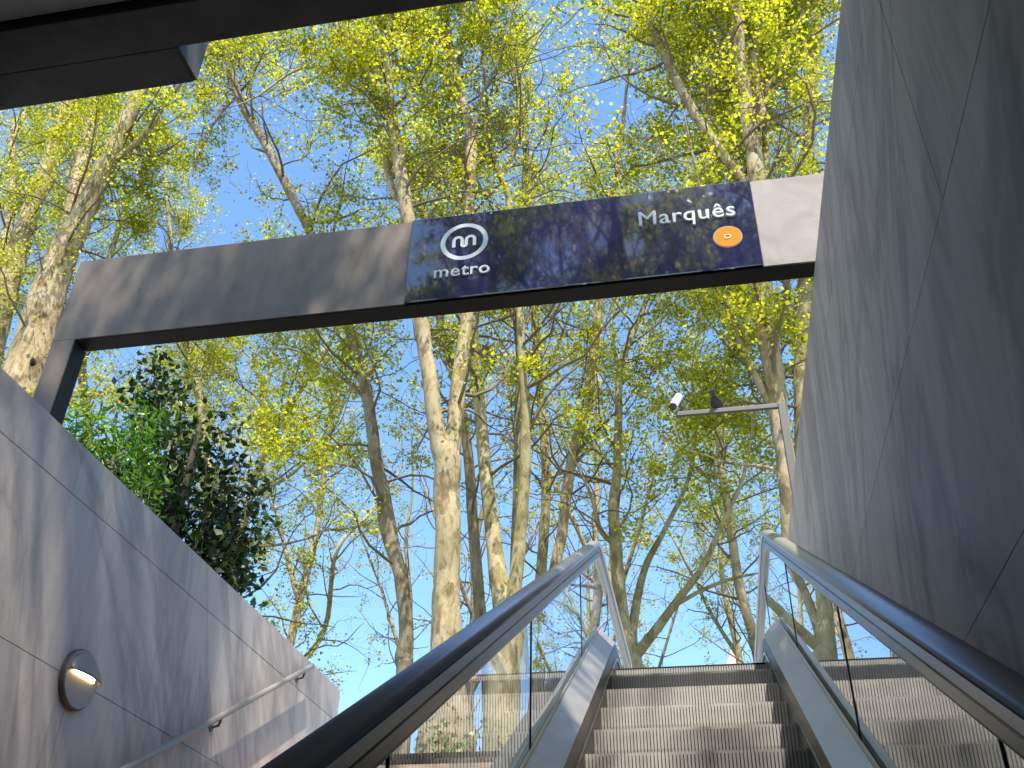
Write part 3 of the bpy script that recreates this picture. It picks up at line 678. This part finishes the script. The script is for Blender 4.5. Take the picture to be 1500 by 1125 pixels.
def trace(D, pts, dy=0.0, ext=3.5, ground=False):
    """pts: (px, py, width px) from low to high in the photograph; D the distance of the tree; returns points and radii"""
    n = len(pts); Pn = []; R_ = []
    for i, (x, y, w) in enumerate(pts):
        p = at_y(x, y, D+dy*i/(n-1)); Pn.append(p); R_.append(w/2/FPX*depth(p))
    if ground and Pn[0][2] > .1:
        g0 = Pn[0].copy(); sl = (Pn[1]-Pn[0])/max(Pn[1][2]-Pn[0][2], .3); h = g0[2]
        b0 = g0-sl*h*.45; b0[2] = 0.0; b0[1] = D
        mid = (g0+b0)/2-sl*h*.06; mid[2] = h*.5
        Pn = [b0, mid]+Pn; R_ = [R_[0]*1.25, R_[0]*1.1]+R_
    if ext:
        d = Pn[-1]-Pn[-2]; d /= np.linalg.norm(d); e = Pn[-1]
        for k in (1, 2): e = e+(d+np.array([rng.normal()*.15, rng.normal()*.2, .25]))*ext/2; Pn.append(e); R_.append(R_[-1]*.6)
    return np.array(Pn), np.array(R_)

PL = 'plane trees rising over the square'
# big pale tree at the far left, with a dark hollow low on its trunk
make_tree([trace(17, [(36, 545, 62), (60, 470, 52), (88, 385, 46), (120, 320, 34), (150, 258, 26), (180, 190, 23), (206, 128, 21)], -.6, 5, True),
           trace(17, [(92, 380, 34), (112, 300, 27), (128, 220, 25), (145, 140, 22)], 1.0, 5),
           trace(17, [(150, 258, 10), (205, 210, 8), (245, 150, 7), (262, 128, 5)], -1, 2)],
          'pale plane tree with a dark hollow low on its trunk, leaning behind the portal post', 'bark_pale', knobs=[(36, 530, 16.70, 27, 'hole', 'hollow')], zmin=9)
make_tree([trace(21, [(-28, 560, 40), (-8, 480, 36), (22, 385, 30), (55, 280, 25), (78, 220, 22), (98, 155, 20)], 0, 5, True),
           trace(21, [(-20, 470, 20), (-10, 380, 17), (10, 300, 14), (15, 200, 12)], 1, 4)],
          'leftmost pale plane trunk cut by the left edge of the view', 'bark_pale', zmin=9)
# tree bending to the left, seen from the handrail up to the roof edge
make_tree([trace(17.5, [(592, 988, 25.2), (592, 962, 26.9), (596, 930, 21.8), (593, 890, 21.0), (583, 830, 20.2), (567, 765, 26.0), (560, 715, 21.0), (552, 680, 18.5), (541, 600, 16.8), (526, 530, 15.1), (508, 470, 14.3), (482, 405, 14.3), (455, 342, 13.4), (428, 288, 12.6), (385, 205, 11.8), (352, 148, 10.9), (331, 70, 10.1)], -1.0, 4, True),
           trace(17.5, [(378, 195, 5.0), (382, 130, 4.2), (368, 60, 3.4)], 1, 2),
           trace(17.5, [(345, 140, 5.0), (300, 195, 3.4), (282, 258, 2.5)], -1, 0),
           trace(17.5, [(541, 600, 5.9), (500, 560, 4.2), (455, 530, 3.4)], 1.5, 1)],
          'brown plane tree bending left with a dark burl halfway up', 'bark_brown', zmin=6.5)
# the big central tree
make_tree([trace(15, [(652, 1085, 84), (656, 1030, 68), (657, 980, 56), (654, 930, 46), (654, 860, 40), (655, 790, 37), (655, 720, 38), (653, 668, 39), (640, 630, 24), (631, 560, 23), (618, 480, 22), (607, 400, 21), (598, 320, 21), (585, 240, 18), (573, 160, 16), (568, 90, 13), (575, 20, 10)], -.8, 4, True),
           trace(15, [(658, 690, 34), (668, 640, 24), (676, 560, 21), (685, 480, 18), (688, 400, 16), (688, 310, 16), (690, 205, 16), (668, 120, 14), (655, 60, 13), (648, 0, 12)], .8, 4),
           trace(15, [(582, 235, 9), (552, 150, 8), (518, 95, 7), (492, 40, 6)], -1.2, 3),
           trace(15, [(573, 100, 7), (600, 60, 6), (618, 20, 5)], .8, 2),
           trace(15, [(572, 110, 6), (530, 60, 5), (480, 38, 4)], 1.5, 2),
           trace(15, [(598, 320, 11), (578, 290, 11), (562, 215, 9)], -.3, 0),
           trace(15, [(566, 120, 6), (510, 130, 5), (440, 120, 4), (380, 150, 3)], -1.0, 1.5),
           trace(15, [(690, 200, 6), (700, 140, 5), (730, 80, 4), (752, 10, 4)], -.6, 2)],
          'thickest pale plane tree, forking halfway up, rising behind the left handrail', 'bark_pale', knobs=[(694, 985, 14.7, 20, 'cut_wood', 'cut_stub')], zmin=8.5, sides=18)
make_tree([trace(23, [(712, 960, 20), (703, 890, 18), (694, 780, 16), (684, 650, 15), (668, 560, 14), (645, 470, 12), (632, 380, 10), (618, 300, 9)], 0, 4, True)],
          'slim brown plane trunk close behind the thick forked tree', 'bark_brown', zmin=9)
make_tree([trace(16.5, [(736, 1095, 60), (735, 1040, 54), (738, 980, 50), (745, 925, 44), (735, 870, 30), (724, 800, 23), (716, 730, 20), (706, 640, 19), (698, 540, 17), (690, 440, 14), (684, 340, 12)], 1.2, 4, True),
           trace(16.5, [(748, 920, 30), (757, 850, 22), (765, 760, 18), (771, 670, 17), (772, 590, 15), (765, 500, 13), (760, 400, 11), (748, 310, 9), (741, 270, 8), (722, 225, 7), (713, 150, 5), (708, 80, 4)], -.6, 3),
           trace(16.5, [(741, 275, 6), (755, 240, 6), (766, 205, 5), (758, 130, 5), (752, 60, 4)], .8, 2)],
          'olive barked plane tree splitting low into two stems beside the thick forked tree', 'bark_olive', zmin=9)
make_tree([trace(19, [(752, 900, 14), (753, 820, 12), (757, 720, 12), (759, 620, 12), (761, 530, 11), (757, 455, 11), (756, 380, 10), (768, 300, 8), (770, 240, 7)], -.6, 4, True),
           trace(19, [(757, 665, 5), (735, 645, 4), (700, 640, 3)], .5, .5)],
          'thin dark trunk, nearly black and straight, right of the two stemmed olive tree', 'bark_brown', zmin=10, fill=.7)
make_tree([trace(25, [(812, 985, 22), (806, 955, 20), (792, 885, 18), (796, 800, 15), (800, 715, 14), (796, 640, 13), (790, 560, 12), (784, 470, 12), (780, 380, 10)], 0, 5, True),
           trace(25, [(800, 700, 6), (830, 690, 5), (870, 705, 4), (905, 700, 3)], .6, .8),
           trace(25, [(793, 560, 6), (815, 515, 5), (835, 460, 4)], -.6, 1.5)],
          'spindly olive plane tree whose trunk kinks just above the left glass side', 'bark_olive', zmin=8.5)
make_tree([trace(21, [(800, 905, 18), (812, 840, 17), (824, 780, 16), (830, 720, 15), (842, 655, 15), (858, 600, 15), (869, 520, 14), (877, 440, 13), (882, 360, 11), (900, 280, 9)], -.5, 5, True),
           trace(21, [(835, 690, 6), (868, 660, 5), (900, 690, 4)], .6, .8)],
          'pale slanting plane trunk with smooth cream bark in the middle of the view', 'bark_pale', zmin=9)
# several-stemmed tree above the escalator steps
make_tree([trace(20, [(927, 985, 36), (914, 920, 24), (906, 860, 20), (902, 790, 18), (900, 740, 16), (905, 680, 13), (906, 610, 12), (910, 535, 10), (935, 470, 8), (960, 410, 6)], 0, 4, True),
           trace(20, [(928, 972, 18), (930, 930, 14), (937, 875, 12), (950, 825, 10), (978, 772, 8), (1010, 700, 6), (1020, 620, 5)], .8, 3),
           trace(20, [(934, 974, 18), (970, 925, 15), (997, 884, 12), (1036, 830, 10), (1060, 770, 7), (1090, 700, 5)], -.6, 3),
           trace(20, [(990, 898, 7), (1030, 872, 6), (1070, 853, 5), (1110, 842, 3)], .4, .8),
           trace(20, [(903, 800, 8), (880, 775, 8), (868, 730, 6), (850, 690, 4)], -.4, 1.2),
           trace(20, [(908, 545, 6), (895, 480, 5), (905, 420, 4)], .6, 2)],
          'many stemmed plane tree fanning out above the top step', 'bark_olive', zmin=8.0)
make_tree([trace(27, [(1108, 950, 18), (1098, 915, 15), (1086, 870, 14), (1074, 800, 13), (1066, 740, 13), (1056, 680, 12), (1054, 610, 12), (1064, 545, 11), (1070, 470, 9)], 0, 5, True),
           trace(27, [(1062, 700, 6), (1030, 690, 5), (1000, 660, 4)], 0, 1)],
          'slender pale tree right beside the right newel of the escalator', 'bark_pale', zmin=8)
# big right hand tree
make_tree([trace(14.5, [(1160, 790, 30), (1155, 730, 28), (1148, 660, 28), (1136, 570, 29), (1126, 500, 30), (1117, 430, 29), (1112, 350, 27), (1109, 260, 26), (1095, 170, 22), (1083, 90, 20), (1078, 10, 18)], -.6, 4, True),
           trace(14.5, [(1118, 400, 18), (1122, 330, 17), (1124, 255, 15), (1117, 160, 13), (1104, 85, 10), (1118, 30, 9), (1135, -10, 8)], .5, 3),
           trace(14.5, [(1110, 330, 20), (1074, 262, 17), (1040, 212, 15), (1003, 150, 14), (975, 92, 13), (958, 50, 12), (942, 0, 11)], -1.0, 4),
           trace(14.5, [(1130, 150, 8), (1150, 90, 7), (1180, 20, 6)], 1.0, 2),
           trace(14.5, [(1098, 180, 7), (1060, 130, 5), (1020, 110, 4)], .8, 1.5),
           trace(14.5, [(1132, 640, 12), (1100, 560, 11), (1078, 500, 9), (1060, 430, 7)], -.4, 3),
           trace(14.5, [(1150, 705, 6), (1120, 690, 5), (1060, 680, 4)], .2, .6)],
          'stout mottled plane tree just left of the tall right wall, crossed by the camera arm', 'bark_pale', zmin=8.0, sides=16)
make_tree([trace(19, [(1182, 760, 34), (1180, 620, 32), (1180, 500, 30), (1182, 420, 28), (1180, 330, 22), (1182, 255, 18), (1187, 170, 17), (1193, 90, 16), (1199, 0, 15)], -.4, 4, True),
           trace(19, [(1172, 560, 14), (1160, 500, 13), (1150, 430, 12), (1148, 350, 9), (1160, 270, 7)], .8, 3)],
          'upright speckled plane trunk touching the edge of the tall right wall', 'bark_olive', zmin=9)
# thinner trees behind the evergreen on the left
make_tree([trace(26, [(306, 760, 16), (302, 680, 15), (296, 610, 14), (288, 560, 13), (274, 505, 12), (262, 430, 10), (250, 360, 8)], 0, 5, True),
           trace(26, [(286, 560, 7), (315, 520, 6), (345, 480, 5)], .6, 2)],
          'thin yellowish trunk standing behind the dark evergreen', 'bark_olive', zmin=8)
make_tree([trace(22, [(335, 880, 12), (352, 790, 11), (368, 720, 10), (392, 655, 9), (425, 595, 8), (455, 550, 7), (490, 490, 5)], 0, 3, True),
           trace(22, [(392, 655, 6), (385, 600, 5), (398, 540, 4)], .6, 2),
           trace(22, [(368, 720, 6), (420, 700, 5), (480, 640, 4), (500, 600, 3)], -.4, 1),
           trace(22, [(352, 800, 5), (420, 795, 4), (470, 780, 3)], .3, 1)],
          'low spreading plane tree between the evergreen and the bending brown tree', 'bark_olive', zmin=5.5)
make_tree([trace(24, [(128, 640, 14), (124, 580, 13), (120, 540, 12), (130, 470, 11), (160, 380, 9)], 0, 4, True)],
          'brown trunk glimpsed just inside the portal post', 'bark_brown', zmin=8)
# filler trees further into the square
far = [(35, -16, .24), (38, -9.5, .22), (34, -4.5, .2), (41, 1.5, .2), (36, 5.5, .18), (44, -13, .22), (46, -3, .2), (33, -20, .2), (48, 4, .2)]
farlab = ['distant plane tree behind the low spreading tree', 'distant plane tree right behind the thick forked tree', 'distant plane tree behind the pale slanting cream trunk',
          'distant plane tree behind the slender pale tree at the right newel', 'distant plane tree mostly hidden by the tall right wall', 'faint plane tree in the gap between bending brown tree and thick forked tree',
          'faint plane tree far behind the many stemmed tree', 'distant plane tree behind the dark evergreen', 'faint plane tree far behind the camera pole']
for (D, X, r0), lab in zip(far, farlab):
    lean = rng.normal()*.05; H = rng.uniform(23, 29); Pn = [np.array([X+lean*h+rng.normal()*.12, D+rng.normal()*.15, h]) for h in np.linspace(0, H, 9)]
    R_ = np.linspace(r0*1.2, .04, 9)
    f_ = [Pn[3]+np.array([s_*k*1.0, rng.normal()*.6, k*2.4]) for s_ in (1,) for k in range(5)]
    e_ = [Pn[4]+np.array([-k*.9, rng.normal()*.6, k*2.2]) for k in range(5)]
    make_tree([(np.array(Pn), R_), (np.array(f_), np.linspace(r0*.6, .03, 5)), (np.array(e_), np.linspace(r0*.5, .03, 5))], lab, random.choice(['bark_pale', 'bark_olive', 'bark_brown']), 'leaf_far', .095, 1.0, 7, .62, (2, 4.5), sides=9)
# trees behind the lens: they throw the dappled shade and stand in the reflections
back = [(1.95, -1.2), (-1.0, -10.0), (3.0, -11.0), (-5.0, -10.5), (13.5, -9.0), (-8.5, -4.0), (1.2, -16.0), (-2.8, -15.0)]
backlab = ['plane tree standing behind the viewer on the right', 'plane tree further behind the viewer on the right', 'plane tree behind the hall roof', 'plane tree behind the viewer on the left', 'plane tree far behind the viewer on the right', 'plane tree to the left behind the hall', 'last plane tree far behind the roof', 'second to last plane tree far behind the roof']
for (X, Y), lab in zip(back, backlab):
    H = 21; lean = -.20 if abs(X-1.95) < .1 else 0; Pn = [np.array([X+max(0, h-5)*lean+rng.normal()*.15, Y+rng.normal()*.15, h]) for h in np.linspace(0, H, 8)]
    limbs = [(np.array(Pn), np.linspace(.34, .05, 8))]
    for k in range(4):
        a = k*math.pi/2+rng.uniform(-.4, .4); q = Pn[3+k % 2]
        if lean: a = math.pi+(k-1.5)*.7
        limbs.append((np.array([q+np.array([math.cos(a)*j*.9, math.sin(a)*j*.9, j*1.9]) for j in range(5)]), np.linspace(.16, .03, 5)))
    make_tree(limbs, lab, 'bark_pale', 'leaf_spring', .11, .8 if lean else 1.1, 6, 1.35 if lean else .78, (1.5, 3.2) if lean else (1.8, 4.2), always=True, sides=9)

# ------------------------------------------------------------------ shrubs behind the left wall
def make_shrub(name, label, cat, blobs, D, leaf, per, leafm, aspect, group=None, elong=False):
    C0 = []; base = at_y(blobs[0][0], blobs[0][1], D); base = np.array([base[0], D, 0.0])
    t = thing(name, base, label, cat, group); g_ = Geo(); pts = []
    for (px, py, rp, dd) in blobs:
        c = at_y(px, py, D+dd); r_ = rp/FPX*depth(c)
        for _ in range(max(3, int(r_*16))):
            v = rng.normal(size=3); v *= r_*rng.random()**.45/np.linalg.norm(v); q = c+v
            s0 = np.array([base[0]+rng.normal()*.2, base[1]+rng.normal()*.2, max(0, q[2]-rng.uniform(1.0, 2.2))]); s0[:2] = s0[:2]*.3+q[:2]*.7
            B = np.array([s0+(q-s0)*u_+rng.normal(size=3)*.05 for u_ in np.linspace(0, 1, 5)]); g_.tube(B, np.linspace(.016, .005, 5), 4)
            m_ = int(per*rng.uniform(.6, 1.4)); pts.append(np.repeat(B[2:], m_, 0)+rng.normal(size=(3*m_, 3))*.13)
    B = np.array([base+np.array([0, 0, h]) for h in np.linspace(0, max(p_[:, 2].max() for p_ in pts)*.75, 6)]); g_.tube(B, np.linspace(.09, .03, 6), 8)
    link('stems', g_.mesh('stems', base), M['twig'], t)
    C = np.vstack(pts); V, Q = leaf_quads(C, leaf, .3, aspect); fo = link('foliage', fast_mesh('foliage', V-base, Q), M[leafm], t); fo['kind'] = 'stuff'
    return t
make_shrub('evergreen_tree', 'dark glossy leaved evergreen behind the left marble wall', 'tree',
           [(260, 760, 60, 0), (228, 530, 20, 0), (215, 568, 36, .1), (262, 590, 34, .2), (240, 640, 55, 0), (300, 650, 48, .3), (255, 700, 60, 0), (320, 720, 62, .2), (355, 700, 30, .4), (330, 790, 70, .1), (385, 780, 26, .3), (345, 850, 50, .2), (290, 830, 50, 0)],
           9.4, .10, 26, 'leaf_glossy', .62)
make_shrub('feathery_shrub', 'bright green feathery leaved shrub beside the portal post', 'shrub',
           [(165, 680, 40, 0), (140, 640, 32, 0), (190, 640, 42, .2), (130, 610, 16, 0), (215, 690, 40, .2), (160, 720, 40, 0), (215, 610, 20, .3)],
           8.2, .12, 44, 'leaf_feather', .24)
make_shrub('base_shoots', 'leafy green shoots round the foot of the thick forked plane tree', 'shrub',
           [(655, 1085, 34, -.5), (625, 1075, 24, -.5), (690, 1080, 26, -.5), (715, 1088, 22, -.6)], 14.6, .10, 12, 'leaf_feather', .6)
print('LEAVES', NL[0])
